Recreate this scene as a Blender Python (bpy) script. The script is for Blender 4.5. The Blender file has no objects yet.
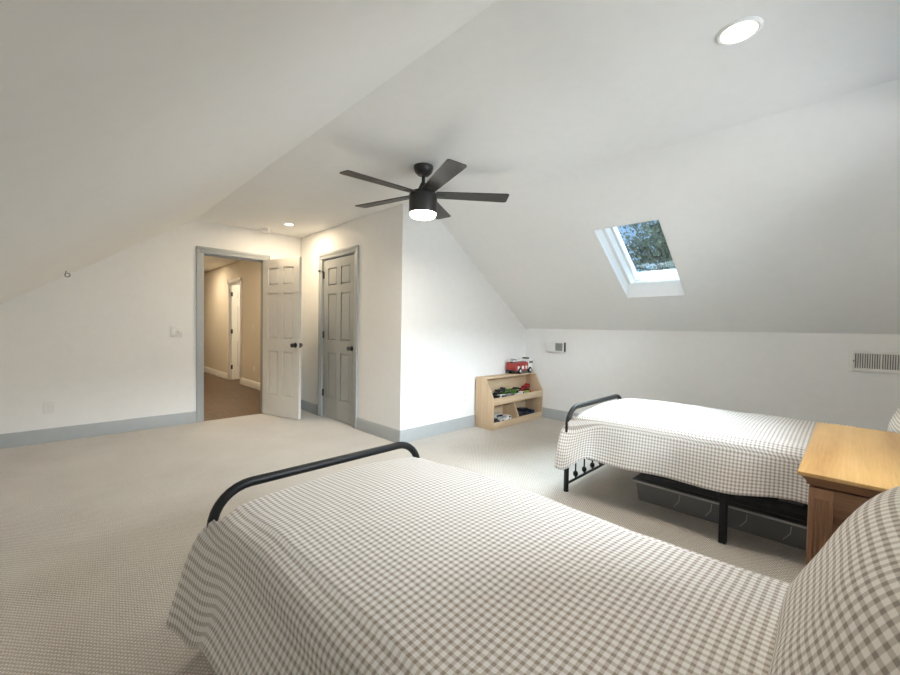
import bpy, bmesh, math, random
from mathutils import Vector, Matrix, noise
R = math.radians
random.seed(7)
SC = bpy.context.scene
COL = SC.collection

# ------------------------------------------------------------------ materials
def new_mat(name):
    m = bpy.data.materials.new(name); m.use_nodes = True
    nt = m.node_tree
    b = nt.nodes['Principled BSDF']
    return m, nt, b

def coords(nt, scale=(1, 1, 1), kind='Object', rot=(0, 0, 0)):
    tc = nt.nodes.new('ShaderNodeTexCoord'); mp = nt.nodes.new('ShaderNodeMapping')
    mp.inputs['Scale'].default_value = scale; mp.inputs['Rotation'].default_value = rot
    nt.links.new(tc.outputs[kind], mp.inputs['Vector'])
    return mp.outputs['Vector']

def ramp(nt, src, stops):
    r = nt.nodes.new('ShaderNodeValToRGB')
    e = r.color_ramp.elements
    while len(e) < len(stops): e.new(0.5)
    for k, (p, c) in enumerate(stops):
        e[k].position = p; e[k].color = (*c, 1)
    nt.links.new(src, r.inputs['Fac'])
    return r.outputs['Color']

def bump(nt, b, h, strength, dist):
    n = nt.nodes.new('ShaderNodeBump')
    n.inputs['Strength'].default_value = strength; n.inputs['Distance'].default_value = dist
    nt.links.new(h, n.inputs['Height']); nt.links.new(n.outputs['Normal'], b.inputs['Normal'])

def noise_tex(nt, vec, scale, detail=3, rough=.5):
    n = nt.nodes.new('ShaderNodeTexNoise')
    n.inputs['Scale'].default_value = scale; n.inputs['Detail'].default_value = detail
    n.inputs['Roughness'].default_value = rough
    nt.links.new(vec, n.inputs['Vector'])
    return n.outputs['Fac']

def paint(name, col, rough=.6, vary=.02, metallic=0, spec=.3, bumpy=0.0, scale=14):
    m, nt, b = new_mat(name)
    f = noise_tex(nt, coords(nt), scale)
    lo = tuple(c * (1 - vary) for c in col); hi = tuple(min(1, c * (1 + vary)) for c in col)
    nt.links.new(ramp(nt, f, [(.3, lo), (.7, hi)]), b.inputs['Base Color'])
    b.inputs['Roughness'].default_value = rough; b.inputs['Metallic'].default_value = metallic
    b.inputs['Specular IOR Level'].default_value = spec
    if bumpy:
        bump(nt, b, noise_tex(nt, coords(nt), 180, 2), bumpy, .002)
    return m

def wood(name, c1, c2, c3, axis='X', rough=.4, ring=7, spec=.4, fine=1.0):
    m, nt, b = new_mat(name)
    sc = {'X': (.35, 5, 5), 'Y': (5, .35, 5), 'Z': (5, 5, .35)}[axis]
    v = coords(nt, sc)
    n1 = noise_tex(nt, v, ring, 6, .62)
    sc2 = {'X': (2, 60, 60), 'Y': (60, 2, 60), 'Z': (60, 60, 2)}[axis]
    n2 = noise_tex(nt, coords(nt, sc2), 3, 3)
    mx = nt.nodes.new('ShaderNodeMath'); mx.operation = 'MULTIPLY_ADD'
    nt.links.new(n2, mx.inputs[0]); mx.inputs[1].default_value = .35 * fine; nt.links.new(n1, mx.inputs[2])
    nt.links.new(ramp(nt, mx.outputs[0], [(.42, c1), (.62, c2), (.85, c3)]), b.inputs['Base Color'])
    b.inputs['Roughness'].default_value = rough; b.inputs['Specular IOR Level'].default_value = spec
    bump(nt, b, mx.outputs[0], .12, .002)
    return m

def emit(name, col, strength):
    m, nt, b = new_mat(name)
    b.inputs['Base Color'].default_value = (.9, .9, .88, 1)
    b.inputs['Emission Color'].default_value = (*col, 1); b.inputs['Emission Strength'].default_value = strength
    return m

def gingham(name, period, white, mid, dark, rough=.85):
    m, nt, b = new_mat(name)
    uv = nt.nodes.new('ShaderNodeTexCoord')
    sp = nt.nodes.new('ShaderNodeSeparateXYZ'); nt.links.new(uv.outputs['UV'], sp.inputs[0])
    def stripe(o):
        a = nt.nodes.new('ShaderNodeMath'); a.operation = 'MULTIPLY'; a.inputs[1].default_value = 1 / period
        nt.links.new(sp.outputs[o], a.inputs[0])
        f = nt.nodes.new('ShaderNodeMath'); f.operation = 'PINGPONG'; f.inputs[1].default_value = .5
        nt.links.new(a.outputs[0], f.inputs[0])
        s = nt.nodes.new('ShaderNodeMapRange'); s.inputs['From Min'].default_value = .24; s.inputs['From Max'].default_value = .32
        nt.links.new(f.outputs[0], s.inputs['Value'])
        return s.outputs[0]
    ad = nt.nodes.new('ShaderNodeMath'); ad.operation = 'ADD'
    nt.links.new(stripe('X'), ad.inputs[0]); nt.links.new(stripe('Y'), ad.inputs[1])
    hf = nt.nodes.new('ShaderNodeMath'); hf.operation = 'MULTIPLY'; hf.inputs[1].default_value = .5
    nt.links.new(ad.outputs[0], hf.inputs[0])
    c = ramp(nt, hf.outputs[0], [(0, white), (.5, mid), (1, dark)])
    nt.links.new(c, b.inputs['Base Color'])
    b.inputs['Roughness'].default_value = rough; b.inputs['Specular IOR Level'].default_value = .15
    b.inputs['Sheen Weight'].default_value = .15
    v = coords(nt)
    bump(nt, b, noise_tex(nt, v, 22, 4, .6), .35, .006)
    return m

def carpet_mat():
    m, nt, b = new_mat('loop_carpet')
    v = coords(nt)
    wv = []
    for rot in (R(45), R(-45)):
        w = nt.nodes.new('ShaderNodeTexWave'); w.wave_type = 'BANDS'; w.bands_direction = 'X'
        mp = coords(nt, (1, 1, 1), 'Object', (0, 0, rot + .08))
        w.inputs['Scale'].default_value = 23; w.inputs['Distortion'].default_value = 1.6
        w.inputs['Detail'].default_value = 2; w.inputs['Detail Scale'].default_value = 3
        nt.links.new(mp, w.inputs['Vector']); wv.append(w.outputs['Fac'])
    mul = nt.nodes.new('ShaderNodeMath'); mul.operation = 'MULTIPLY'
    nt.links.new(wv[0], mul.inputs[0]); nt.links.new(wv[1], mul.inputs[1])
    n = noise_tex(nt, v, 260, 3, .7)
    n2 = noise_tex(nt, v, 1.7, 4, .6)
    ad = nt.nodes.new('ShaderNodeMath'); ad.operation = 'MULTIPLY_ADD'; ad.inputs[1].default_value = .45
    nt.links.new(n, ad.inputs[0]); nt.links.new(mul.outputs[0], ad.inputs[2])
    ad2 = nt.nodes.new('ShaderNodeMath'); ad2.operation = 'MULTIPLY_ADD'; ad2.inputs[1].default_value = .34
    nt.links.new(n2, ad2.inputs[0]); nt.links.new(ad.outputs[0], ad2.inputs[2])
    c = ramp(nt, ad2.outputs[0], CARPET)
    nt.links.new(c, b.inputs['Base Color'])
    b.inputs['Roughness'].default_value = .95; b.inputs['Specular IOR Level'].default_value = .1
    b.inputs['Sheen Weight'].default_value = .2
    bump(nt, b, ad.outputs[0], .6, .008)
    return m

def glass_mat(name, tint, gloss=.08, rough=.02):
    m, nt, b = new_mat(name)
    t = nt.nodes.new('ShaderNodeBsdfTransparent'); t.inputs['Color'].default_value = (*tint, 1)
    g = nt.nodes.new('ShaderNodeBsdfGlossy'); g.inputs['Roughness'].default_value = rough
    mx = nt.nodes.new('ShaderNodeMixShader'); mx.inputs[0].default_value = gloss
    nt.links.new(t.outputs[0], mx.inputs[1]); nt.links.new(g.outputs[0], mx.inputs[2])
    nt.links.new(mx.outputs[0], nt.nodes['Material Output'].inputs['Surface'])
    return m

def plastic_clear(name, tint, body, fac):
    m, nt, b = new_mat(name)
    b.inputs['Base Color'].default_value = (*body, 1); b.inputs['Roughness'].default_value = .25
    t = nt.nodes.new('ShaderNodeBsdfTransparent'); t.inputs['Color'].default_value = (*tint, 1)
    mx = nt.nodes.new('ShaderNodeMixShader')
    f = nt.nodes.new('ShaderNodeMapRange'); f.inputs['To Min'].default_value = fac - .05; f.inputs['To Max'].default_value = fac + .05
    nt.links.new(noise_tex(nt, coords(nt), 9), f.inputs['Value'])
    nt.links.new(f.outputs[0], mx.inputs[0])
    nt.links.new(t.outputs[0], mx.inputs[1]); nt.links.new(b.outputs[0], mx.inputs[2])
    nt.links.new(mx.outputs[0], nt.nodes['Material Output'].inputs['Surface'])
    return m

CARPET = [(.2, (.28, .25, .21)), (.5, (.56, .518, .462)), (.95, (.74, .70, .645))]
M = {}
M['wall'] = paint('wall_paint', (.85, .845, .83), .7, .012, bumpy=.03)
M['ceil'] = paint('ceiling_paint', (.88, .875, .86), .8, .01)
M['greytrim'] = paint('grey_trim_paint', (.40, .42, .425), .45, .02)
M['greydoor'] = paint('grey_door_paint', (.36, .37, .36), .42, .02)
M['whitedoor'] = paint('white_door_paint', (.72, .69, .63), .4, .015)
M['white'] = paint('white_gloss_paint', (.84, .84, .83), .4, .01)
M['plate'] = paint('white_plastic', (.80, .79, .76), .35, .01)
M['black'] = paint('black_metal', (.016, .016, .018), .38, .1, spec=.5)
M['bedblack'] = paint('black_bed_enamel', (.010, .0105, .0115), .42, .1, spec=.3)
M['fanblack'] = paint('fan_black', (.022, .021, .02), .42, .1, spec=.5)
M['blade'] = wood('fan_blade_wood', (.022, .02, .018), (.035, .032, .028), (.05, .046, .04), 'X', .38)
M['carpet'] = carpet_mat()
M['hallwood'] = wood('hall_floor_wood', (.05, .029, .017), (.095, .056, .034), (.15, .092, .06), 'Y', .35)
M['hallwall'] = paint('hall_paint', (.72, .67, .58), .75, .015)
M['maple'] = wood('maple_board', (.50, .35, .21), (.57, .42, .27), (.63, .49, .34), 'X', .5)
M['maplez'] = wood('maple_side', (.48, .335, .20), (.55, .40, .255), (.61, .46, .31), 'Z', .5)
M['oaktop'] = wood('oak_top', (.35, .18, .055), (.47, .27, .09), (.56, .35, .135), 'X', .28, 4, .5)
M['oakz'] = wood('oak_post', (.16, .072, .036), (.225, .108, .054), (.29, .148, .075), 'Z', .4, 6)
M['oaky'] = wood('oak_panel', (.14, .062, .03), (.20, .092, .043), (.26, .13, .062), 'Y', .4, 6)
M['gingham'] = gingham('taupe_gingham', .0187, (.85, .845, .84), (.63, .59, .545), (.37, .325, .285))
M['gingham_pillow'] = gingham('pillow_gingham', .0188, (.78, .75, .71), (.55, .50, .45), (.30, .255, .22))
M['mattress'] = paint('mattress_ticking', (.72, .71, .69), .9)
M['bin'] = plastic_clear('clear_storage_plastic', (.80, .82, .83), (.36, .365, .37), .6)
M['binrim'] = plastic_clear('clear_rim_plastic', (.85, .87, .88), (.85, .87, .88), .7)
M['binlid'] = plastic_clear('smoke_lid_plastic', (.6, .62, .63), (.35, .36, .37), .45)
M['linen'] = paint('folded_linen', (.115, .11, .105), .9, .03)
M['glass'] = glass_mat('window_glass', (.96, .98, .98), .05)
M['skyglass'] = glass_mat('skylight_glass', (.86, .93, .95), .06)
M['flash'] = paint('grey_cladding', (.30, .36, .36), .4, .05)
M['fanlens'] = emit('fan_lens_lit', (1, .93, .83), 9)
M['canlens'] = emit('can_lens_lit', (1, .87, .66), 14)
M['hallens'] = emit('hall_lens_lit', (1, .80, .52), 8)
M['dark'] = paint('dark_void', (.03, .03, .032), .7)
M['grille'] = paint('grey_grille', (.30, .30, .29), .6)
M['ventdark'] = paint('grey_duct', (.19, .19, .185), .7)
M['brass'] = paint('dull_hook_metal', (.25, .22, .18), .4, .05, .8)
M['bark'] = wood('bark', (.08, .06, .045), (.12, .09, .07), (.16, .13, .1), 'Z', .9)
M['rubber'] = paint('black_rubber', (.02, .02, .02), .7)
M['chrome'] = paint('silver_plastic', (.62, .62, .62), .25, .03, .6)
M['window_dark'] = paint('toy_window', (.03, .035, .045), .15, .05)
def toycol(n, c): return paint('toy_' + n, c, .3, .05, spec=.5)
TC = dict(red=toycol('red', (.42, .03, .03)), crimson=toycol('crimson', (.36, .04, .035)), white=toycol('white', (.78, .77, .75)), black=toycol('black', (.02, .02, .024)),
          green=toycol('green', (.12, .26, .05)), lime=toycol('lime', (.36, .50, .10)), navy=toycol('navy', (.025, .03, .06)),
          grey=toycol('grey', (.33, .34, .36)), orange=toycol('orange', (.55, .13, .03)), yellow=toycol('yellow', (.6, .5, .2)))
def leaf_mat(name, a, b_):
    m, nt, b = new_mat(name)
    nt.links.new(ramp(nt, noise_tex(nt, coords(nt), 1.6, 2), [(.35, a), (.65, b_)]), b.inputs['Base Color'])
    b.inputs['Roughness'].default_value = .6
    return m
M['leaf'] = leaf_mat('leaf_dull_green', (.13, .155, .10), (.25, .27, .19))
M['leaf2'] = leaf_mat('leaf_olive_brown', (.17, .17, .09), (.31, .28, .17))
M['grass'] = paint('lawn', (.12, .17, .06), .9, .3)

# ------------------------------------------------------------------ geometry helpers
class G:
    """collects shapes into one bmesh"""
    def __init__(s):
        s.bm = bmesh.new(); s.uv = None
    def _merge(s, b2):
        me = bpy.data.meshes.new('tmp'); b2.to_mesh(me); b2.free(); s.bm.from_mesh(me); bpy.data.meshes.remove(me); return s
    def box(s, lo, hi, bev=0.0, rot=None, seg=2):
        b2 = bmesh.new(); bmesh.ops.create_cube(b2, size=1)
        lo = Vector(lo); hi = Vector(hi); c = (lo + hi) / 2; d = hi - lo
        bmesh.ops.scale(b2, vec=d, verts=b2.verts)
        if bev: bmesh.ops.bevel(b2, geom=b2.edges[:], offset=min(bev, min(abs(x) for x in d) * .45), segments=seg, profile=.5, affect='EDGES')
        mt = Matrix.Translation(c)
        if rot is not None: mt = mt @ rot.to_4x4()
        b2.transform(mt)
        return s._merge(b2)
    def prism(s, poly, a0, a1, axis='y', bev=0):
        """poly in the two other axes, extruded between a0..a1"""
        b2 = bmesh.new()
        def p(u, v, a): return {'y': (u, a, v), 'x': (a, u, v), 'z': (u, v, a)}[axis]
        lo = [b2.verts.new(p(u, v, a0)) for u, v in poly]; hi = [b2.verts.new(p(u, v, a1)) for u, v in poly]
        n = len(poly)
        b2.faces.new(lo); b2.faces.new(hi)
        for i in range(n): b2.faces.new((lo[i], lo[(i + 1) % n], hi[(i + 1) % n], hi[i]))
        bmesh.ops.recalc_face_normals(b2, faces=b2.faces)
        if bev: bmesh.ops.bevel(b2, geom=b2.edges[:], offset=bev, segments=2, profile=.5, affect='EDGES')
        return s._merge(b2)
    def tube(s, pts, r, seg=12, caps=True):
        pts = [Vector(p) for p in pts]; b2 = bmesh.new(); rings = []
        n = len(pts); up = None
        for i, p in enumerate(pts):
            t = (pts[min(i + 1, n - 1)] - pts[max(i - 1, 0)]).normalized()
            if up is None:
                up = Vector((0, 0, 1)) if abs(t.z) < .9 else Vector((1, 0, 0))
            a = t.cross(up).normalized(); bb = a.cross(t).normalized(); up = bb
            rr = r[i] if isinstance(r, (list, tuple)) else r
            rings.append([b2.verts.new(p + a * rr * math.cos(2 * math.pi * k / seg) + bb * rr * math.sin(2 * math.pi * k / seg)) for k in range(seg)])
        for i in range(n - 1):
            for k in range(seg):
                b2.faces.new((rings[i][k], rings[i][(k + 1) % seg], rings[i + 1][(k + 1) % seg], rings[i + 1][k]))
        if caps: b2.faces.new(rings[0]); b2.faces.new(rings[-1])
        bmesh.ops.recalc_face_normals(b2, faces=b2.faces)
        return s._merge(b2)
    def lathe(s, prof, c=(0, 0, 0), axis='z', seg=32):
        """prof: list of (radius, height)"""
        b2 = bmesh.new(); rings = []
        for r, h in prof:
            ring = []
            for k in range(seg):
                a = 2 * math.pi * k / seg; x, y = r * math.cos(a), r * math.sin(a)
                q = {'z': (x, y, h), 'x': (h, x, y), 'y': (x, h, y)}[axis]
                ring.append(b2.verts.new(Vector(q) + Vector(c)))
            rings.append(ring)
        for i in range(len(rings) - 1):
            for k in range(seg):
                b2.faces.new((rings[i][k], rings[i][(k + 1) % seg], rings[i + 1][(k + 1) % seg], rings[i + 1][k]))
        b2.faces.new(rings[0]); b2.faces.new(rings[-1])
        bmesh.ops.remove_doubles(b2, verts=b2.verts, dist=1e-6)
        bmesh.ops.recalc_face_normals(b2, faces=b2.faces)
        return s._merge(b2)
    def cyl(s, c, r, h0, h1, axis='z', seg=24): return s.lathe([(r, h0), (r, h1)], c, axis, seg)
    def ball(s, c, r, sx=1, sy=1, sz=1, seg=16):
        b2 = bmesh.new(); bmesh.ops.create_uvsphere(b2, u_segments=seg, v_segments=seg // 2 + 2, radius=r)
        bmesh.ops.scale(b2, vec=(sx, sy, sz), verts=b2.verts); bmesh.ops.translate(b2, vec=c, verts=b2.verts)
        return s._merge(b2)
    def xform(s, m): s.bm.transform(m); return s

ROOT = {}
def tag(o, label=None, cat=None, group=None, kind=None):
    if label: o['label'] = label
    if cat: o['category'] = cat
    if group: o['group'] = group
    if kind: o['kind'] = kind
    return o

def thing(name, loc, label, cat, rotz=0, group=None, kind=None):
    o = bpy.data.objects.new(name, None); COL.objects.link(o)
    o.location = loc; o.rotation_euler = (0, 0, rotz); o.empty_display_size = .1
    ROOT[o] = o
    return tag(o, label, cat, group, kind)

def mk(name, g, mat, parent=None, smooth=35, local=False, origin=None):
    """link the collected shapes as ONE mesh object; shapes are in world space unless local (then in the root's own space)"""
    bm = g.bm
    if parent is not None:
        root = ROOT[parent]
        off = Vector((0, 0, 0)) if local else Vector(root.location)
        if off.length: bm.transform(Matrix.Translation(-off))
    elif origin is not None:
        bm.transform(Matrix.Translation(-Vector(origin)))
    me = bpy.data.meshes.new(name); bm.to_mesh(me); bm.free()
    me.materials.append(mat)
    if smooth:
        for p in me.polygons: p.use_smooth = True
        me.set_sharp_from_angle(angle=R(smooth))
    o = bpy.data.objects.new(name, me); COL.objects.link(o)
    if parent is not None:
        o.parent = parent; ROOT[o] = ROOT[parent]
    else:
        ROOT[o] = o
        if origin is not None: o.location = origin
    return o

def struct(name, g, mat, label, cat, origin=None, smooth=35):
    return tag(mk(name, g, mat, None, smooth, origin=origin), label, cat, None, 'structure')

# ------------------------------------------------------------------ dimensions
YA, XB, YC, XD, YR = 5.56, 2.50, 3.22, 4.70, -.62
ZC, ZK = 2.437, 1.198
XL, XR = 1.20, 2.92
ML = .70; MR = (ZC - ZK) / (XD - XR)
XW = XL - (ZC - ZK) / ML          # left knee wall
T = .10

# ------------------------------------------------------------------ room shell
struct('floor', G().box((XW - .1, YR - .1, -.08), (XD + .1, YA, 0)), M['carpet'], 'beige looped carpet covering the bedroom floor', 'floor')
struct('floor_hall', G().box((1.0, YA, -.08), (3.75, 14.2, -.004)), M['hallwood'], 'dark brown wood floor of the hallway beyond the open door', 'floor')

# far wall with the doorway (opening x 1.287..1.995, z 0..2.05)
DX0, DX1, DZ = 1.287, 1.995, 2.05
g = G()
def zl(x): return ZC - ML * (XL - x)
g.prism([(XW - .1, 0), (DX0, 0), (DX0, ZC), (XL, ZC), (XW - .1, zl(XW - .1))], YA, YA + T)
g.prism([(DX0, DZ), (DX1, DZ), (DX1, ZC), (DX0, ZC)], YA, YA + T)
g.prism([(DX1, 0), (XB + T, 0), (XB + T, ZC), (DX1, ZC)], YA, YA + T)
struct('wall_far', g, M['wall'], 'off-white gable wall around the open doorway, sloping down at left', 'wall', smooth=0)

# closet wall, opening y 4.10..4.90
CY0, CY1, CZ = 4.105, 4.90, 2.055
g = G()
g.box((XB, YC + T, 0), (XB + T, CY0, ZC)); g.box((XB, CY0, CZ), (XB + T, CY1, ZC)); g.box((XB, CY1, 0), (XB + T, YA, ZC))
struct('wall_closet', g, M['wall'], 'off-white wall holding the grey closet door', 'wall', smooth=0)
# wall behind the toy shelf
struct('wall_back', G().prism([(XB, 0), (XD + T, 0), (XD + T, ZK - MR * T), (XD, ZK), (XR, ZC), (XB, ZC)], YC, YC + T), M['wall'],
       'white gable wall behind the toy shelf', 'wall', smooth=0)
struct('wall_right', G().box((XD, YR, 0), (XD + T, YC, ZK)), M['wall'], 'low white knee wall beside the bed under the skylight', 'wall', smooth=0)
struct('wall_left', G().box((XW - T, YR, 0), (XW, YA, ZK)), M['wall'], 'low white knee wall on the left side of the room', 'wall', smooth=0)
# rear gable wall with a window (behind the photographer)
WX0, WX1, WZ0, WZ1 = 1.10, 3.00, 1.02, 2.16
g = G()
g.prism([(XW, 0), (WX0, 0), (WX0, ZC), (XL, ZC), (XW, ZK)], YR - T, YR)
g.prism([(WX1, 0), (XD, 0), (XD, ZK), (XR, ZC), (WX1, ZC)], YR - T, YR)
g.box((WX0, YR - T, 0), (WX1, YR, WZ0)); g.box((WX0, YR - T, WZ1), (WX1, YR, ZC))
struct('wall_rear', g, M['wall'], 'white gable wall with the double window behind the bed heads', 'wall', smooth=0)

struct('ceiling', G().box((XL, YR - T, ZC), (XR, YA + T, ZC + .1)), M['ceil'], 'flat white middle ceiling carrying the fan', 'ceiling', smooth=0)
tl = .1
struct('ceiling_left', G().prism([(XL, ZC), (XL, ZC + tl * 1.22), (XW - T, zl(XW - T) + tl * 1.22), (XW - T, zl(XW - T))], YR - T, YA + T), M['ceil'],
       'white sloped ceiling on the left', 'ceiling', smooth=0)
# right slope with the skylight hole
def zr(x): return ZC - MR * (x - XR)
SX0, SX1, SY0, SY1 = 3.427, 4.216, 1.112, 1.650
up = .12 * math.hypot(1, MR)
g = G()
def slab(x0, x1, y0, y1): g.prism([(x0, zr(x0)), (x1, zr(x1)), (x1, zr(x1) + up), (x0, zr(x0) + up)], y0, y1)
slab(XR, SX0, YR - T, YC + T); slab(SX1, XD + T, YR - T, YC + T); slab(SX0, SX1, YR - T, SY0); slab(SX0, SX1, SY1, YC + T)
struct('ceiling_right', g, M['ceil'], 'white sloped ceiling on the right with the skylight', 'ceiling', smooth=0)

# ------------------------------------------------------------------ skylight
sdir = Vector((1, 0, -MR)).normalized(); ndir = Vector((MR, 0, 1)).normalized()
SL = (SX1 - SX0) * math.hypot(1, MR); SW = SY1 - SY0
o0 = Vector((SX0, SY0, zr(SX0)))
SMAT = Matrix((( sdir.x, 0, ndir.x, o0.x), (0, 1, 0, o0.y), (sdir.z, 0, ndir.z, o0.z), (0, 0, 0, 1)))
def ring(g, l0, l1, w0, w1, ti, d0, d1, bev=0):
    """rectangular ring: outer rect (l0..l1, w0..w1), thickness ti inward, depth d0..d1"""
    g.box((l0, w0, d0), (l0 + ti, w1, d1), bev); g.box((l1 - ti, w0, d0), (l1, w1, d1), bev)
    g.box((l0 + ti, w0, d0), (l1 - ti, w0 + ti, d1), bev); g.box((l0 + ti, w1 - ti, d0), (l1 - ti, w1, d1), bev)
sk = thing('window_1', o0, 'skylight window with white frame in the right sloped ceiling', 'skylight', kind='structure')
g = G(); ring(g, -.004, SL + .004, -.004, SW + .004, .006, .0, .125); g.xform(SMAT); mk('reveal', g, M['white'], sk, 0)
g = G(); ring(g, 0, SL, 0, SW, .034, .115, .255, .003); g.xform(SMAT); mk('window_frame', g, M['white'], sk)
g = G(); ring(g, .03, SL - .03, .03, SW - .03, .026, .20, .275, .004); g.xform(SMAT); mk('sash', g, M['white'], sk)
g = G(); g.box((.05, .05, .24), (SL - .05, SW - .05, .248)); g.xform(SMAT); mk('pane', g, M['skyglass'], sk, 0)
g = G(); ring(g, -.03, SL + .03, -.03, SW + .03, .05, .275, .33, .003); g.xform(SMAT); mk('cladding', g, M['flash'], sk)

# rear window
rw = thing('window_2', (WX0, YR - T, WZ0), 'double window in the rear gable wall behind the bed heads', 'window', kind='structure')
g = G()
def rect_ring(g, x0, x1, z0, z1, t, y0, y1, bev=.003):
    g.box((x0, y0, z0), (x0 + t, y1, z1), bev); g.box((x1 - t, y0, z0), (x1, y1, z1), bev)
    g.box((x0 + t, y0, z0), (x1 - t, y1, z0 + t), bev); g.box((x0 + t, y0, z1 - t), (x1 - t, y1, z1), bev)
rect_ring(g, WX0 - .07, WX1 + .07, WZ0 - .07, WZ1 + .07, .075, YR, YR + .018)
g.box(((WX0 + WX1) / 2 - .035, YR - T + .01, WZ0), ((WX0 + WX1) / 2 + .035, YR + .012, WZ1), .003)
mk('window_frame', g, M['greytrim'], rw)
for xa, xb in ((WX0, (WX0 + WX1) / 2 - .035), ((WX0 + WX1) / 2 + .035, WX1)):
    g = G(); rect_ring(g, xa, xb, WZ0, WZ1, .045, YR - .075, YR - .035)
    g.box((xa + .045, YR - .07, (WZ0 + WZ1) / 2 - .02), (xb - .045, YR - .04, (WZ0 + WZ1) / 2 + .02), .003)
    s = mk('sash', g, M['white'], rw)
    mk('pane', G().box((xa + .045, YR - .058, WZ0 + .045), (xb - .045, YR - .053, WZ1 - .045)), M['glass'], s, 0)

# ------------------------------------------------------------------ trim
BH, BT = .135, .014
def base_prof(): return [(0, 0), (BT, 0), (BT, BH - .018), (BT - .006, BH - .006), (.003, BH), (0, BH)]
def baseboard(name, label, runs, mat=None):
    g = G()
    for kind, a, b, w in runs:   # wall plane w; 'y-': board on wall facing -y running in x
        if kind == 'y-': g.prism([(w - u, v) for u, v in base_prof()], a, b, 'x')
        elif kind == 'x-': g.prism([(w - u, v) for u, v in base_prof()], a, b, 'y')
        elif kind == 'x+': g.prism([(w + u, v) for u, v in base_prof()], a, b, 'y')
        elif kind == 'y+': g.prism([(w + u, v) for u, v in base_prof()], a, b, 'x')
    return struct(name, g, mat or M['greytrim'], label, 'baseboard')
CW = .072
baseboard('baseboard_far', 'blue-grey baseboard along the far gable wall', [('y-', XW, DX0 - CW, YA), ('y-', DX1 + CW + .02, XB - BT, YA)])
baseboard('baseboard_closet', 'blue-grey baseboard along the closet wall beside the grey door', [('x-', YC - BT, CY0 - CW, XB), ('x-', CY1 + CW, YA - BT, XB)])
baseboard('baseboard_back', 'blue-grey baseboard behind the toy shelf', [('y-', XB, XD - BT, YC)])
baseboard('baseboard_right', 'blue-grey baseboard along the knee wall beside the bed', [('x-', YR + BT, YC - BT, XD)])
baseboard('baseboard_left', 'blue-grey baseboard along the left knee wall', [('x+', YR + BT, YA - BT, XW)])
baseboard('baseboard_rear', 'blue-grey baseboard along the rear wall', [('y+', XW, XD, YR)])
# door casings
def casing_xz(g, x0, x1, zt, y0, y1, w):
    b = w * .42
    g.box((x0 - w, y0, 0), (x0, y1, zt), .003); g.box((x1, y0, 0), (x1 + w, y1, zt), .003); g.box((x0 - w, y0, zt), (x1 + w, y1, zt + w), .003)
    g.box((x0 - w - .003, y0 - .006, 0), (x0 - w + b, y1, zt + w - b), .002); g.box((x1 + w - b, y0 - .006, 0), (x1 + w + .003, y1, zt + w - b), .002)
    g.box((x0 - w - .003, y0 - .006, zt + w - b), (x1 + w + .003, y1, zt + w + .003), .002)
g = G(); casing_xz(g, DX0, DX1, DZ, YA - .016, YA, CW)
g.box((DX0 - .004, YA + .001, 0), (DX0 + .006, YA + T, DZ - .006)); g.box((DX1 - .006, YA + .001, 0), (DX1 + .004, YA + T, DZ - .006)); g.box((DX0 - .004, YA + .001, DZ - .006), (DX1 + .004, YA + T, DZ + .004))
g.box((DX0 + .006, YA + .045, 0), (DX0 + .018, YA + .08, DZ - .018)); g.box((DX0 + .006, YA + .045, DZ - .018), (DX1 - .006, YA + .08, DZ - .006))
struct('trim_1', g, M['greytrim'], 'grey painted casing around the open doorway', 'door casing')
g = G()
W_ = CW; b_ = CW * .42
lo, hi = XB - .016, XB
g.box((lo, CY0 - W_, 0), (hi, CY0, CZ), .003); g.box((lo, CY1, 0), (hi, CY1 + W_, CZ), .003); g.box((lo, CY0 - W_, CZ), (hi, CY1 + W_, CZ + W_), .003)
g.box((lo - .006, CY0 - W_ - .003, 0), (hi, CY0 - W_ + b_, CZ + W_ - b_), .002); g.box((lo - .006, CY1 + W_ - b_, 0), (hi, CY1 + W_ + .003, CZ + W_ - b_), .002)
g.box((lo - .006, CY0 - W_ - .003, CZ + W_ - b_), (hi, CY1 + W_ + .003, CZ + W_ + .003), .002)
g.box((XB + .001, CY0 - .003, 0), (XB + T, CY0 + .008, CZ - .008)); g.box((XB + .001, CY1 - .008, 0), (XB + T, CY1 + .003, CZ - .008)); g.box((XB + .001, CY0 - .003, CZ - .008), (XB + T, CY1 + .003, CZ + .003))
struct('trim_2', g, M['greytrim'], 'grey painted casing around the closet door', 'door casing')

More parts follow.
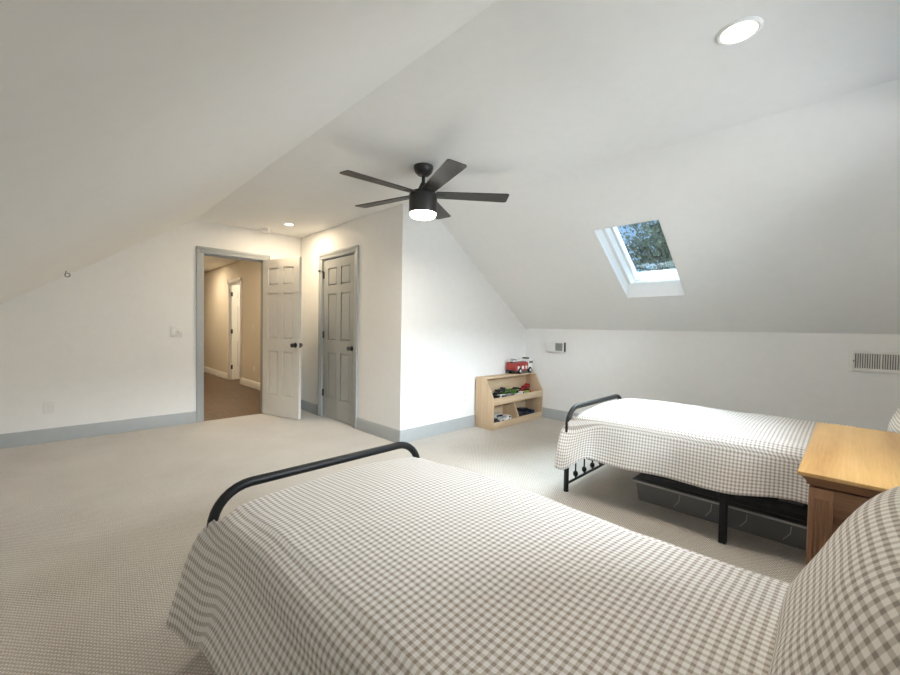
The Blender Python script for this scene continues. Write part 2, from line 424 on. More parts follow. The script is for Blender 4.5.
# ------------------------------------------------------------------ six panel doors
def six_panel(w, h, t=.036):
    """slab in local space: x 0..w from hinge, y -t/2..t/2, z 0..h"""
    g = G(); st = w * .155; mid = w * .13
    px = [(st, (w - mid) / 2), ((w + mid) / 2, w - st)]
    pz = [(h * .125, h * .415), (h * .492, h * .785), (h * .835, h * .945)]
    g.box((0, -t / 2, 0), (st, t / 2, h), .002); g.box((w - st, -t / 2, 0), (w, t / 2, h), .002)
    g.box((px[0][1], -t / 2, 0), (px[1][0], t / 2, h), 0)
    zs = [0] + [z for p in pz for z in p] + [h]
    for k in range(0, len(zs), 2):
        for xa, xb in px: g.box((xa - .001, -t / 2, zs[k]), (xb + .001, t / 2, zs[k + 1]), 0)
    for xa, xb in px:
        for za, zb in pz:
            g.box((xa - .002, -t / 2 + .014, za - .002), (xb + .002, t / 2 - .014, zb + .002))
            m_ = .022
            for s in (-1, 1):     # raised field with sloped borders
                b2 = bmesh.new(); y0 = s * (t / 2 - .014); y1 = s * (t / 2 - .003)
                A = [b2.verts.new((x, y0, z)) for x, z in ((xa + .008, za + .008), (xb - .008, za + .008), (xb - .008, zb - .008), (xa + .008, zb - .008))]
                B = [b2.verts.new((x, y1, z)) for x, z in ((xa + m_, za + m_), (xb - m_, za + m_), (xb - m_, zb - m_), (xa + m_, zb - m_))]
                b2.faces.new(B)
                for i in range(4): b2.faces.new((A[i], A[(i + 1) % 4], B[(i + 1) % 4], B[i]))
                bmesh.ops.recalc_face_normals(b2, faces=b2.faces)
                g._merge(b2)
    return g

def knob(door, w, z, t, sides=(-1, 1), name='door_knob'):
    for s in sides:
        g = G()
        g.lathe([(.0, s * t / 2), (.032, s * t / 2), (.032, s * (t / 2 + .006)), (.014, s * (t / 2 + .009)), (.012, s * (t / 2 + .028)), (.022, s * (t / 2 + .034)), (.028, s * (t / 2 + .046)), (.024, s * (t / 2 + .058)), (0, s * (t / 2 + .062))],
                (w - .065, 0, z), 'y', 20)
        tag(mk(name, g, M['black'], door, 40, local=True), 'black round door knob')

def hinges(door, t, side, zs):
    for z in zs:
        g = G(); g.cyl((-.006, side * (t / 2 + .004), 0), .007, z - .045, z + .045, 'z', 10)
        g.box((-.004, side * t / 2 - .001, z - .045), (.026, side * t / 2 + .002, z + .045))
        tag(mk('hinge', g, M['black'], door, 40, local=True), 'black hinge')

def place_door(o, loc, ang):
    o.location = loc; o.rotation_euler = (0, 0, ang); ROOT[o] = o

d1 = tag(mk('door_1', six_panel(.700, 2.035), M['whitedoor'], smooth=0), 'white six panel door standing open into the bedroom', 'door', None, 'structure')
# hinge at the right jamb; slab direction swings to (0.26,-0.97)
place_door(d1, (1.985, YA - .035, .012), math.atan2(4.883 - 5.54, 2.176 - 1.985))
knob(d1, .700, .93, .036); hinges(d1, .036, 1, (.25, 1.02, 1.80))
mk('latch_plate', G().box((.699, -.012, .90), (.7015, .012, .96)), M['black'], d1, local=True)
d2 = tag(mk('door_2', six_panel(CY1 - CY0 - .022, 2.03), M['greydoor'], smooth=0), 'grey six panel closet door with black knob, shut', 'door', None, 'structure')
place_door(d2, (XB + .028, CY1 - .011, .012), R(-90))
knob(d2, CY1 - CY0 - .022, .915, .036, (-1,)); hinges(d2, .036, -1, (.305, 1.065, 1.84))
g = G(); zt = 1.885
g.tube([(-.006, -.022, zt - .02), (-.006, -.03, zt + .005), (-.03, -.05, zt + .015), (-.05, -.062, zt + .012)], .006, 8)
g.cyl((-.05, -.062, 0), .010, zt, zt + .024, 'z', 10); g.tube([(-.006, -.026, zt), (.02, -.055, zt - .01)], .005, 8)
tag(mk('hinge_stop', g, M['black'], d2, 40, local=True), 'black hinge pin door stop')

# ------------------------------------------------------------------ hallway
XH = 2.65; HZ = 2.47
HY0, HY1 = 8.62, 9.36
g = G(); g.box((XH, YA + T, 0), (XH + T, HY0, HZ)); g.box((XH, HY1, 0), (XH + T, 14.0, HZ)); g.box((XH, HY0, 2.05), (XH + T, HY1, HZ))
struct('wall_hall_right', g, M['hallwall'], 'tan hallway wall with a white trimmed doorway', 'wall', smooth=0)
struct('wall_hall_left', G().box((1.0, YA + T, 0), (1.1, 14.0, HZ)), M['hallwall'], 'tan hallway wall on the left of the hallway', 'wall', smooth=0)
struct('wall_hall_end', G().box((1.0, 14.0, 0), (3.75, 14.1, HZ)), M['hallwall'], 'tan wall closing the far end of the hallway', 'wall', smooth=0)
struct('ceiling_hall', G().box((1.0, YA + T, HZ), (3.75, 14.1, HZ + .08)), M['ceil'], 'white hallway ceiling', 'ceiling', smooth=0)
struct('wall_hall_room', G().box((3.65, 8.0, 0), (3.75, 10.4, HZ)).box((XH + T, 10.3, 0), (3.65, 10.4, HZ)).box((XH + T, 8.0, 0), (3.65, 8.1, HZ)), M['white'], 'white walls of the small room off the hallway', 'wall', smooth=0)
baseboard('baseboard_hall', 'white baseboard along the hallway wall', [('x-', YA + T, HY0 - .07, XH), ('x-', HY1 + .07, 13.9, XH)], M['white'])
g = G()
for lo, hi in ((XH - .018, XH), ):
    g.box((lo, HY0 - .07, 0), (hi, HY0, 2.12), .003); g.box((lo, HY1, 0), (hi, HY1 + .07, 2.12), .003); g.box((lo, HY0 - .07, 2.05), (hi, HY1 + .07, 2.12), .003)
g.box((XH, HY0 - .002, 0), (XH + T, HY0 + .01, 2.05)); g.box((XH, HY1 - .01, 0), (XH + T, HY1 + .002, 2.05)); g.box((XH, HY0, 2.04), (XH + T, HY1, 2.052))
struct('trim_3', g, M['white'], 'white casing around the hallway doorway', 'door casing')
d3 = tag(mk('door_3', six_panel(.70, 2.02), M['white'], smooth=0), 'white panel door standing open off the hallway', 'door', None, 'structure')
place_door(d3, (XH + .03, HY1 - .034, .01), R(-2))
knob(d3, .70, .93, .036, (-1, 1)); hinges(d3, .036, -1, (.27, 1.03, 1.82))

# ------------------------------------------------------------------ wall plates and vents
sw = thing('light_switch', (1.012, YA, 1.096), 'white two gang switch plate left of the open doorway', 'light switch')
mk('cover_plate', G().box((.951, YA - .006, 1.032), (1.073, YA, 1.160), .003), M['plate'], sw)
mk('rocker', G().box((.968, YA - .012, 1.062), (1.000, YA - .005, 1.130), .002), M['white'], sw)
g = G(); g.lathe([(0, -.022), (.014, -.022), (.019, -.016), (.02, -.005), (0, -.005)], (1.041, YA, 1.096), 'y', 20); mk('dimmer_knob', g, M['plate'], sw)
def outlet(label, c, n, w=.07, h=.115):
    """c: centre on wall, n: 'y-' or 'x-'"""
    t = thing('wall_outlet', c, label, 'outlet')
    Rm = Matrix.Identity(4) if n == 'y-' else Matrix.Rotation(R(-90), 4, 'Z')
    def put(g): return g.xform(Matrix.Translation(c) @ Rm)
    mk('cover_plate', put(G().box((-w / 2, -.006, -h / 2), (w / 2, 0, h / 2), .003)), M['plate'], t)
    for dz in (-.024, .024):
        g = G(); g.lathe([(0, -.009), (.0155, -.009), (.0165, -.005), (0, -.005)], (0, 0, dz), 'y', 18)
        f = mk('receptacle', put(g), M['white'], t)
        g = G(); g.box((-.007, -.0096, dz - .002), (-.005, -.0088, dz + .007)); g.box((.005, -.0096, dz - .002), (.007, -.0088, dz + .007)); g.cyl((0, 0, dz - .008), .002, -.0096, -.0088, 'y', 8)
        mk('slot', put(g), M['dark'], f)
    return t
outlet('white outlet low on the far gable wall at left', (-.045, YA, .34), 'y-')
outlet('white outlet on the wall left of the toy shelf', (3.464, YC, .375), 'y-')
outlet('white outlet low on the tan hallway wall', (XH, 7.85, .36), 'x-')
t = thing('light_switch', (XH, 7.9, 1.14), 'white switch plate on the tan hallway wall', 'light switch')
mk('cover_plate', G().box((XH - .006, 7.865, 1.08), (XH, 7.935, 1.20), .003), M['plate'], t)
mk('rocker', G().box((XH - .011, 7.885, 1.107), (XH - .005, 7.915, 1.173), .002), M['white'], t)
# strike plate on the left jamb
tag(mk('strike_plate', G().box((DX0 + .005, YA + .012, .905), (DX0 + .009, YA + .035, .965)), M['black'], None, origin=(DX0, YA, .93)), 'black strike plate on the left jamb of the open doorway', 'strike plate')

# small register by the corner above the toy shelf
v = thing('wall_vent', (XD, 2.745, .965), 'small white wall register with grey grille near the toy shelf', 'vent')
mk('vent_frame', G().box((XD - .034, 2.612, .895), (XD - .028, 2.878, 1.035), .002), M['plate'], v)
mk('duct_collar', G().box((XD - .029, 2.606, .905), (XD, 2.868, 1.025)), M['dark'], v)
g = G()
for k in range(6): g.box((XD - .038, 2.752, .912 + k * .0185), (XD - .033, 2.862, .922 + k * .0185), .001)
mk('louver', g, M['white'], v)
g = G(); g.box((XD - .0365, 2.632, .915), (XD - .033, 2.735, 1.015), .001)
for k in range(9): g.box((XD - .040, 2.634 + k * .0115, .917), (XD - .036, 2.638 + k * .0115, 1.013))
mk('grille', g, M['grille'], v)
# long return register on the knee wall at the right edge
y1, y0 = .010, -.345
v = thing('wall_vent', (XD, (y0 + y1) / 2, .975), 'wide white register with vertical fins low on the knee wall at the right edge', 'vent')
g = G()
g.box((XD - .004, y0, .889), (XD, y1, 1.062))
g.box((XD - .018, y0, .889), (XD - .003, y0 + .028, 1.062), .004); g.box((XD - .018, y1 - .034, .889), (XD - .003, y1, 1.062), .004)
g.box((XD - .018, y0 + .02, .889), (XD - .003, y1 - .02, .918), .004); g.box((XD - .018, y0 + .02, 1.036), (XD - .003, y1 - .02, 1.062), .004)
g.box((XD - .017, -.178, .91), (XD - .003, -.166, 1.045), .002)
mk('vent_frame', g, M['plate'], v)
g = G(); g.box((XD - .006, y0 + .026, .916), (XD - .0035, y1 - .033, 1.038)); mk('vent_opening', g, M['ventdark'], v)
for ya, yb in ((-.164, -.028), (-.317, -.18)):
    for k in range(10):
        y = ya + (k + .5) * (yb - ya) / 10
        g = G(); g.box((-.006, -.0008, .918), (.006, .0008, 1.036)); g.xform(Matrix.Translation((XD - .011, y, 0)) @ Matrix.Rotation(R(35), 4, 'Z'))
        mk('fin', g, M['plate'], v, 0)
mk('lever', G().box((XD - .026, -.020, .968), (XD - .016, -.012, .984), .002), M['grille'], v)

# ------------------------------------------------------------------ ceiling fittings
def downlight(label, x, y, z, r, lens, group=None):
    t = thing('ceiling_downlight', (x, y, z), label, 'ceiling light', group=group)
    g = G(); g.lathe([(r * 1.28, z), (r * 1.28, z - .003), (r * 1.15, z - .009), (r, z - .007), (r, z)], (x, y, 0), 'z', 40); mk('trim_ring', g, M['white'], t)
    g = G(); g.lathe([(0, z - .006), (r * .6, z - .006), (r * .99, z - .005), (r * .99, z - .001), (0, z - .001)], (x, y, 0), 'z', 40); tag(mk('lens', g, lens, t), 'glowing white lens')
    return t
def lamp(name, kind, loc, power, color, size=.1, rot=(0, 0, 0), spread=None, size_y=None):
    l = bpy.data.lights.new(name, kind); l.energy = power; l.color = color
    if kind == 'AREA':
        l.shape = 'DISK' if size_y is None else 'RECTANGLE'; l.size = size
        if size_y: l.size_y = size_y
        if spread: l.spread = spread
    else: l.shadow_soft_size = size
    o = bpy.data.objects.new(name, l); COL.objects.link(o); o.location = loc; o.rotation_euler = rot
    return o
WARM = (1, .80, .55)
downlight('large bright recessed light in the ceiling over the beds', 2.012, .364, ZC, .062, M['canlens'])
downlight('small recessed light in the ceiling near the white door', 2.057, 4.913, ZC, .045, M['canlens'])
downlight('recessed light in the hallway ceiling beyond the doorway', 1.92, 6.75, HZ, .06, M['hallens'])
downlight('recessed light in the hallway ceiling farthest down the hall', 1.92, 9.9, HZ, .06, M['hallens'])

sd = thing('smoke_detector', (1.96, 5.40, ZC), 'white round smoke detector on the ceiling above the doorway', 'smoke detector')
g = G(); g.lathe([(.068, ZC), (.068, ZC - .012), (.062, ZC - .014), (0, ZC - .014)], (1.96, 5.40, 0), 'z', 32); mk('mounting_base', g, M['plate'], sd)
g = G(); g.lathe([(.06, ZC - .013), (.06, ZC - .03), (.05, ZC - .041), (0, ZC - .043)], (1.96, 5.40, 0), 'z', 32); mk('sensor_body', g, M['white'], sd)

# hook on the left slope
hk = Vector((.079, 5.031, zl(.079)))
g = G()
a = [hk + Vector((.0, 0, .004)), hk + Vector((-.002, -.002, -.022))]
g.tube(a, .004, 8)
c = hk + Vector((.009, -.004, -.036))
g.tube([c + Vector((.017 * math.cos(q), 0, .017 * math.sin(q))) for q in [R(125 + 340 * k / 20) for k in range(21)]], .004, 8)
tag(mk('ceiling_hook', g, M['brass'], None, origin=hk), 'small metal screw hook in the left sloped ceiling', 'hook')

# ceiling fan
FX, FY = 2.035, 2.37
fan = thing('ceiling_fan', (FX, FY, ZC), 'black five blade ceiling fan with a lit round lens', 'ceiling fan')
def flathe(name, prof, mat, seg=40):
    g = G(); g.lathe(prof, (FX, FY, 0), 'z', seg); return mk(name, g, mat, fan, 30)
flathe('canopy', [(.0, ZC), (.076, ZC), (.076, ZC - .02), (.066, ZC - .046), (.042, ZC - .068), (.02, ZC - .074), (0, ZC - .074)], M['fanblack'])
flathe('downrod', [(.0, 2.37), (.0135, 2.37), (.0135, 2.26), (0, 2.26)], M['fanblack'], 20)
flathe('coupling_cover', [(0, 2.31), (.02, 2.31), (.026, 2.295), (.05, 2.245), (.052, 2.238), (0, 2.238)], M['fanblack'])
flathe('motor_housing', [(0, 2.245), (.07, 2.245), (.098, 2.236), (.106, 2.225), (.108, 2.21), (.109, 2.085), (.107, 2.076), (0, 2.076)], M['fanblack'])
flathe('light_lens', [(0, 2.077), (.103, 2.077), (.101, 2.062), (.092, 2.049), (.068, 2.041), (0, 2.037)], M['fanlens'])
zb = 2.222
for k in range(5):
    a = R(32 + 72 * k)
    g = G(); pts = []
    L0, L1 = .10, .665
    prof = []
    for i in range(9):
        u = i / 8; prof.append((L0 + (L1 - .02 - L0) * u, .050 + .019 * u))
    up_ = [(x, w) for x, w in prof] + [(L1 - .006, .064), (L1, .055)]
    lo_ = [(L1, -.055), (L1 - .006, -.064)] + [(x, -w) for x, w in reversed(prof)]
    g.prism(up_ + lo_, -.0035, .0035, 'z')
    g.xform(Matrix.Translation((FX, FY, zb)) @ Matrix.Rotation(a, 4, 'Z') @ Matrix.Rotation(R(-8.5), 4, 'X'))
    b = mk('fan_blade', g, M['blade'], fan, 20)
    g = G(); g.box((.08, -.03, -.006), (.17, .03, -.0025), .002)
    g.xform(Matrix.Translation((FX, FY, zb)) @ Matrix.Rotation(a, 4, 'Z') @ Matrix.Rotation(R(-8.5), 4, 'X'))
    mk('blade_bracket', g, M['fanblack'], b)

# ------------------------------------------------------------------ beds
def smooth01(t): t = max(0, min(1, t)); return t * t * (3 - 2 * t)

def make_bed(label, x0, x1, yF, yH, zRail, zdeck, rtube=.018, spind=6):
    bed = thing('metal_bed', ((x0 + x1) / 2, (yF + yH) / 2, 0), label, 'bed')
    r = rtube
    def loop(y, zt, rad):
        xa, xb = x0 + r, x1 - r; zc = zt - r
        pts = [(xa, y, .0)] + [(xa, y, z) for z in (.1, .25, zc - rad)]
        for q in range(1, 9):
            t_ = R(180 - 90 * q / 8); pts.append((xa + rad + rad * math.cos(t_), y, zc - rad + rad * math.sin(t_)))
        for q in range(0, 9):
            t_ = R(90 - 90 * q / 8); pts.append((xb - rad + rad * math.cos(t_), y, zc - rad + rad * math.sin(t_)))
        pts += [(xb, y, z) for z in (.25, .1)] + [(xb, y, 0)]
        return pts
    g = G(); g.tube(loop(yF, zRail, .135), r, 16); fb = mk('footboard', g, M['bedblack'], bed, 60)
    g = G(); g.tube([(x0 + r, yF, .055), (x1 - r, yF, .055)], .010, 10); mk('crossbar', g, M['bedblack'], fb, 60)
    g = G(); g.tube([(x0 + r, yF, zdeck + .02), (x1 - r, yF, zdeck + .02)], .010, 10); mk('crossbar', g, M['bedblack'], fb, 60)
    for k in range(spind):
        x = x0 + r + (k + 1) * (x1 - x0 - 2 * r) / (spind + 1)
        g = G(); g.tube([(x, yF, .055), (x, yF, zdeck + .02)], .006, 8); g.ball((x, yF, .095), .019, 1, 1, 1.25, 12)
        g.ball((x, yF, zdeck - .01), .019, 1, 1, 1.25, 12)
        mk('spindle', g, M['bedblack'], fb, 60)
    g = G(); g.tube(loop(yH, .98, .135), r, 16); hb = mk('headboard', g, M['bedblack'], bed, 60)
    for z in (zdeck + .02, .78):
        g = G(); g.tube([(x0 + r, yH, z), (x1 - r, yH, z)], .010, 10); mk('crossbar', g, M['bedblack'], hb, 60)
    for k in range(spind):
        x = x0 + r + (k + 1) * (x1 - x0 - 2 * r) / (spind + 1)
        g = G(); g.tube([(x, yH, zdeck + .02), (x, yH, .965 - r)], .006, 8); g.ball((x, yH, .62), .019, 1, 1, 1.25, 12)
        mk('spindle', g, M['bedblack'], hb, 60)
    for x in (x0 + .004, x1 - .034):
        mk('side_rail', G().box((x, yH, zdeck - .01), (x + .03, yF, zdeck + .03), .003), M['bedblack'], bed)
    mk('center_rail', G().box(((x0 + x1) / 2 - .015, yH, zdeck - .02), ((x0 + x1) / 2 + .015, yF, zdeck + .015), .003), M['bedblack'], bed)
    ym = .483
    for x in (x0 + .019, (x0 + x1) / 2, x1 - .019):
        mk('leg', G().box((x - .0185, ym - .0185, 0), (x + .0185, ym + .0185, zdeck - .01), .004), M['bedblack'], bed)
    n = 12
    for k in range(n):
        y = yH + .07 + k * (yF - yH - .14) / (n - 1)
        mk('slat', G().box((x0 + .012, y - .03, zdeck + .028), (x1 - .012, y + .03, zdeck + .04), .002), M['bedblack'], bed)
    return bed

def wr(x, y, z, s, seed=0): return noise.noise(Vector((x * s + seed, y * s, z * s)))

def make_duvet(label, x0, x1, yF, yH, ztop, hemL, hemR, flareL, flareR, flap, seed, crown=.035, mat='gingham', r=.085, foot_droop=.025, rf=.07, low=.175, lw=(.42, .30), drop=.02):
    """quilt over a mattress spanning x0..x1; left = camera side. Returns an object with arc-length UVs"""
    ov = .018                      # how far the quilt stands off the mattress side
    xa, xb = x0 - ov, x1 + ov
    W = xb - xa
    ND, NC, NT = 18, 8, 40         # drape / corner / top samples
    yEnd = yF - .045               # foot end of the mattress, inside the rail
    NV = 110
    yS = yH + .05
    Ly = yEnd - yS
    extra = flap                   # how far the side drapes run past the mattress foot
    tuck = .17
    dL = ztop - r - hemL; dR = ztop - r - hemR
    S = []                          # (arc s, region, param)
    arc = 0
    qa = r * math.pi / 2
    for i in range(ND): S.append((i / ND * dL, 'L', i / ND))
    for i in range(NC): S.append((dL + i / NC * qa, 'CL', i / NC))
    tl_ = W - 2 * r
    for i in range(NT): S.append((dL + qa + i / NT * tl_, 'T', i / NT))
    for i in range(NC): S.append((dL + qa + tl_ + i / NC * qa, 'CR', i / NC))
    for i in range(ND + 1): S.append((dL + 2 * qa + tl_ + i / ND * dR, 'R', i / ND))
    total = Ly + tuck
    bm = bmesh.new(); uvl = bm.loops.layers.uv.new('UVMap')
    grid = []; uvs = {}
    for j in range(NV + 1):
        row = []
        v = total * j / NV
        for (s, reg, p) in S:
            # section position
            hemdip = 0
            if reg == 'L': x, zz, side = xa, hemL + p * dL, -1
            elif reg == 'CL':
                t_ = p * math.pi / 2; x, zz, side = xa + r - r * math.cos(t_), ztop - r + r * math.sin(t_), -1
            elif reg == 'T': x, zz, side = xa + r + p * tl_, ztop, 0
            elif reg == 'CR':
                t_ = p * math.pi / 2; x, zz, side = xb - r + r * math.sin(t_), ztop - r + r * math.cos(t_), 1
            else: x, zz, side = xb, ztop - r - p * dR, 1
            cx = (x - xa) / W
            if reg in ('CL', 'T', 'CR'): zz += crown * (1 - (2 * cx - 1) ** 2) * (.5 if reg != 'T' else 1) if reg == 'T' else 0
            # how much this column belongs to the hanging side (1) or to the top (0)
            if reg in ('L', 'R'):
                depth = (ztop - r - zz)
                hang = 1.0
            elif reg == 'CL': hang = smooth01((.38 - p) / .38)
            elif reg == 'CR': hang = smooth01((p - .62) / .38)
            else: hang = 0.0
            # --- path along the length
            # top columns: run to yEnd then roll down
            runflat = Ly - rf
            if v <= runflat: yt, dz = yS + v, 0
            else:
                q = (v - runflat); qm = rf * math.pi / 2
                if q < qm:
                    yt = yS + runflat + rf * math.sin(q / rf); dz = -(rf - rf * math.cos(q / rf))
                else: yt = yEnd; dz = -rf - (q - qm)
            top_pt = Vector((x, yt, max(zz + dz, ztop - .24) if hang == 0 else zz))
            # slight dip of the top towards the foot
            droop = -foot_droop * smooth01((yt - (yEnd - .45)) / .45)
            if reg in ('T', 'CL', 'CR'): top_pt.z += droop
            # side columns: run on past the foot, then curl round the post
            Ls = Ly + extra
            u = v / total * Ls
            ys = yS + u
            xs = x
            zz2 = zz
            if reg != 'T':
                side = -1 if reg in ('L', 'CL') else 1
                fl = flareL if side < 0 else flareR
                dd = max(0, ztop - r - zz) / (dL if side < 0 else dR)       # 0 at the top, 1 at the hem
                wave = .016 * math.sin(ys * 7.0 + seed) + .012 * math.sin(ys * 13 + 2.1 * seed) + .010 * wr(x, ys, zz, 5, seed)
                bulge = -.028 * math.exp(-((ys - (yF - .42)) / .16) ** 2) + .012 * math.exp(-((ys - (yF - .20)) / .09) ** 2)
                # hem wanders and falls lower at the foot corner
                lowf = smooth01((ys - (yF - lw[0])) / lw[1])
                lowp = smooth01((ys - (yF - .30)) / .30)
                off = fl * dd ** (1.1 - .45 * lowp) * (1 + .30 * lowp) + wave * dd + (-bulge if True else 0) * dd
                xs = x + side * off
                hz = .022 * math.sin(ys * 4.3 + seed * 1.7) + .012 * math.sin(ys * 9.1) - low * lowf
                zz2 = zz + hz * dd - drop * lowp * (1 - dd)
                # curl of the free end around the post
                past = ys - (yF + .045)
                if past > 0:
                    rc = .035
                    q = past / rc
                    if q < math.pi / 2: ys2 = yF + .045 + rc * math.sin(q); dx = rc - rc * math.cos(q)
                    else: ys2 = yF + .045 + rc; dx = rc + (past - rc * math.pi / 2)
                    ys = ys2 + .010 * dd; xs = xs - side * dx
                side_pt = Vector((xs, ys, zz2 + droop * (1 - dd)))
                pt = top_pt.lerp(side_pt, hang) if hang < 1 else side_pt
            else: pt = top_pt
            # soft puckers
            n_ = wr(pt.x, pt.y, pt.z, 3.2, seed) * .008 + wr(pt.x, pt.y, pt.z, 9, seed + 3) * .0035
            if reg in ('T', 'CL', 'CR'): pt.z += n_
            else: pt.x += side * n_ * .8
            vv = bm.verts.new(pt); row.append(vv)
            uvs[vv] = (s, v)
        grid.append(row)
    for j in range(NV):
        for i in range(len(S) - 1):
            f = bm.faces.new((grid[j][i], grid[j][i + 1], grid[j + 1][i + 1], grid[j + 1][i]))
            for lp in f.loops: lp[uvl].uv = uvs[lp.vert]
    g = G(); g.bm.free(); g.bm = bm
    o = mk('duvet', g, M[mat], None, 180, origin=((x0 + x1) / 2, (yF + yH) / 2, ztop))
    sol = o.modifiers.new('thickness', 'SOLIDIFY'); sol.thickness = .014; sol.offset = -1
    return tag(o, label, 'duvet')

def make_pillow(label, c, w, h, t, lean, yaw, mat, seed=0):
    """standing pillow: local x = width, z = height, y = thickness; base edge centre at c"""
    N = 44; bm = bmesh.new(); uvl = bm.loops.layers.uv.new('UVMap')
    sides = []
    for s in (1, -1):
        gr = []
        for j in range(N + 1):
            row = []
            for i in range(N + 1):
                u = i / N * 2 - 1; v = j / N * 2 - 1
                e = (max(0, 1 - u ** 4) * max(0, 1 - v ** 4)) ** .5
                bell = (1 - .45 * abs(u) ** 3) * (1 - .3 * abs(v) ** 3)
                # pinched corners
                pu = 1 - .05 * (1 - abs(v)) ** 2 * 0 - .045 * (1 - v * v); pv = 1 - .06 * (1 - u * u)
                pu = 1 - .03 * (1 - v * v) * abs(u); pv = 1 - .03 * (1 - u * u) * abs(v)
                x = u * w / 2 * pu; z = (v * pv + 1) * h / 2
                y = s * t / 2 * e * bell
                y += s * .006 * wr(x, z, s, 7, seed) * e
                row.append(bm.verts.new((x, y, z)))
            gr.append(row)
        sides.append(gr)
        for j in range(N):
            for i in range(N):
                q = (gr[j][i], gr[j][i + 1], gr[j + 1][i + 1], gr[j + 1][i])
                f = bm.faces.new(q if s < 0 else q[::-1])
                for lp in f.loops:
                    idx = [(i, j), (i + 1, j), (i + 1, j + 1), (i, j + 1)][q.index(lp.vert)]
                    lp[uvl].uv = (idx[0] / N * w * 1.06, idx[1] / N * h * 1.12)
    bmesh.ops.remove_doubles(bm, verts=bm.verts, dist=.0004)
    bm.transform(Matrix.Translation(c) @ Matrix.Rotation(yaw, 4, 'Z') @ Matrix.Rotation(lean, 4, 'X'))
    g = G(); g.bm.free(); g.bm = bm
    o = mk('pillow', g, M[mat], None, 180, origin=c)
    return tag(o, label, 'pillow')

# near bed
B1 = dict(x0=.388, x1=1.405, yF=1.63, yH=-.42)
make_bed('black metal twin bed in the foreground under the nearer gingham quilt', B1['x0'], B1['x1'], 1.63, -.42, .602, .27)
tag(mk('mattress', G().box((.405, -.395, .312), (1.37, 1.565, .508), .05, seg=4), M['mattress'], origin=(.82, .58, .312)), 'white mattress hidden under the nearer gingham quilt', 'mattress')
make_duvet('taupe and white gingham duvet on the foreground bed', 0.405, 1.36, 1.63, -.10, .560, .285, .26, .085, .05, .155, 1.3)
# far bed
make_bed('black metal twin bed beside the knee wall under the skylight', 2.664, 3.680, 1.457, -.43, .630, .29)
tag(mk('mattress', G().box((2.69, -.405, .332), (3.654, 1.39, .545), .05, seg=4), M['mattress'], origin=(3.17, .49, .332)), 'white mattress hidden under the farther gingham quilt', 'mattress')
make_duvet('taupe and white gingham duvet on the bed beneath the skylight', 2.685, 3.672, 1.457, -.10, .598, .315, .30, .045, .05, .09, 4.1, r=.06, foot_droop=.012, rf=.06, low=.16, lw=(.20, .22), drop=.085)
make_pillow('big gingham pillow leaning at the head of the foreground bed', (.86, .017, .548), .72, .452, .255, R(26), R(0), 'gingham_pillow', 1)
make_pillow('gingham pillow at the head of the bed beneath the skylight', (3.22, -.19, .565), .72, .44, .18, R(25), R(0), 'gingham_pillow', 5)

# ------------------------------------------------------------------ chest between the beds
NX0, NX1, NY0, NY1, NZ = 1.513, 2.414, -.37, .099, .80
cab = thing('nightstand', ((NX0 + NX1) / 2, (NY0 + NY1) / 2, 0), 'wooden nightstand cabinet with honey coloured top between the two beds', 'nightstand')
mk('tabletop', G().box((NX0, NY0, NZ - .011), (NX1, NY1, NZ), .002), M['oaktop'], cab)
g = G(); n = 6
for k in range(n):
    t0, t1 = k / n, (k + 1) / n
    o_ = .004 + .016 * math.sin(t1 * math.pi / 2)
    g.box((NX0 + o_, NY0 + .004, NZ - .011 - .026 * t1), (NX1 - o_, NY1 - o_, NZ - .011 - .026 * t0 + .001))
mk('crown_molding', g, M['oaky'], cab)
bx0, bx1, by0, by1 = NX0 + .022, NX1 - .022, NY0 + .01, NY1 - .024
zc_ = NZ - .044
for (x, y) in ((bx0, by1), (bx1, by1), (bx0, by0), (bx1, by0)):
    xx0 = x if x == bx0 else x - .06; yy1 = y if y == by1 else y + .052
    g = G(); g.box((xx0, yy1 - .052, 0), (xx0 + .06, yy1, zc_), .004)
    if x == bx0:
        for k in range(4): g.cyl((xx0, yy1 - .011 - k * .010, 0), .003, .05, zc_ - .03, 'z', 8)
    mk('corner_post', g, M['oakz'], cab)
mk('side_panel', G().box((bx0 + .018, by0 + .048, .10), (bx0 + .032, by1 - .048, zc_)), M['oaky'], cab)
mk('side_panel', G().box((bx1 - .032, by0 + .048, .10), (bx1 - .018, by1 - .048, zc_)), M['oaky'], cab)
for xs in (bx0 + .008, bx1 - .028):
    mk('side_rail', G().box((xs, by0 + .048, zc_ - .075), (xs + .02, by1 - .048, zc_), .003), M['oaky'], cab)
    mk('side_rail', G().box((xs, by0 + .048, .08), (xs + .02, by1 - .048, .15), .003), M['oaky'], cab)
mk('back_panel', G().box((bx0 + .05, by0 + .004, .08), (bx1 - .05, by0 + .018, zc_)), M['oaky'], cab)
mk('front_frame', G().box((bx0 + .058, by1 - .03, .08), (bx1 - .058, by1 - .02, zc_)), M['oaky'], cab)
for k in range(3):
    z0 = .11 + k * .21
    d = mk('drawer', G().box((bx0 + .07, by1 - .02, z0), (bx1 - .07, by1 - .004, z0 + .19), .004), M['oaky'], cab)
    for xk in (bx0 + .22, bx1 - .22):
        g = G(); g.lathe([(0, -.006), (.007, -.006), (.007, .001), (.014, .004), (.012, .009), (0, .010)], (xk, by1, z0 + .095), 'y', 16)
        mk('drawer_knob', g, M['brass'], d)

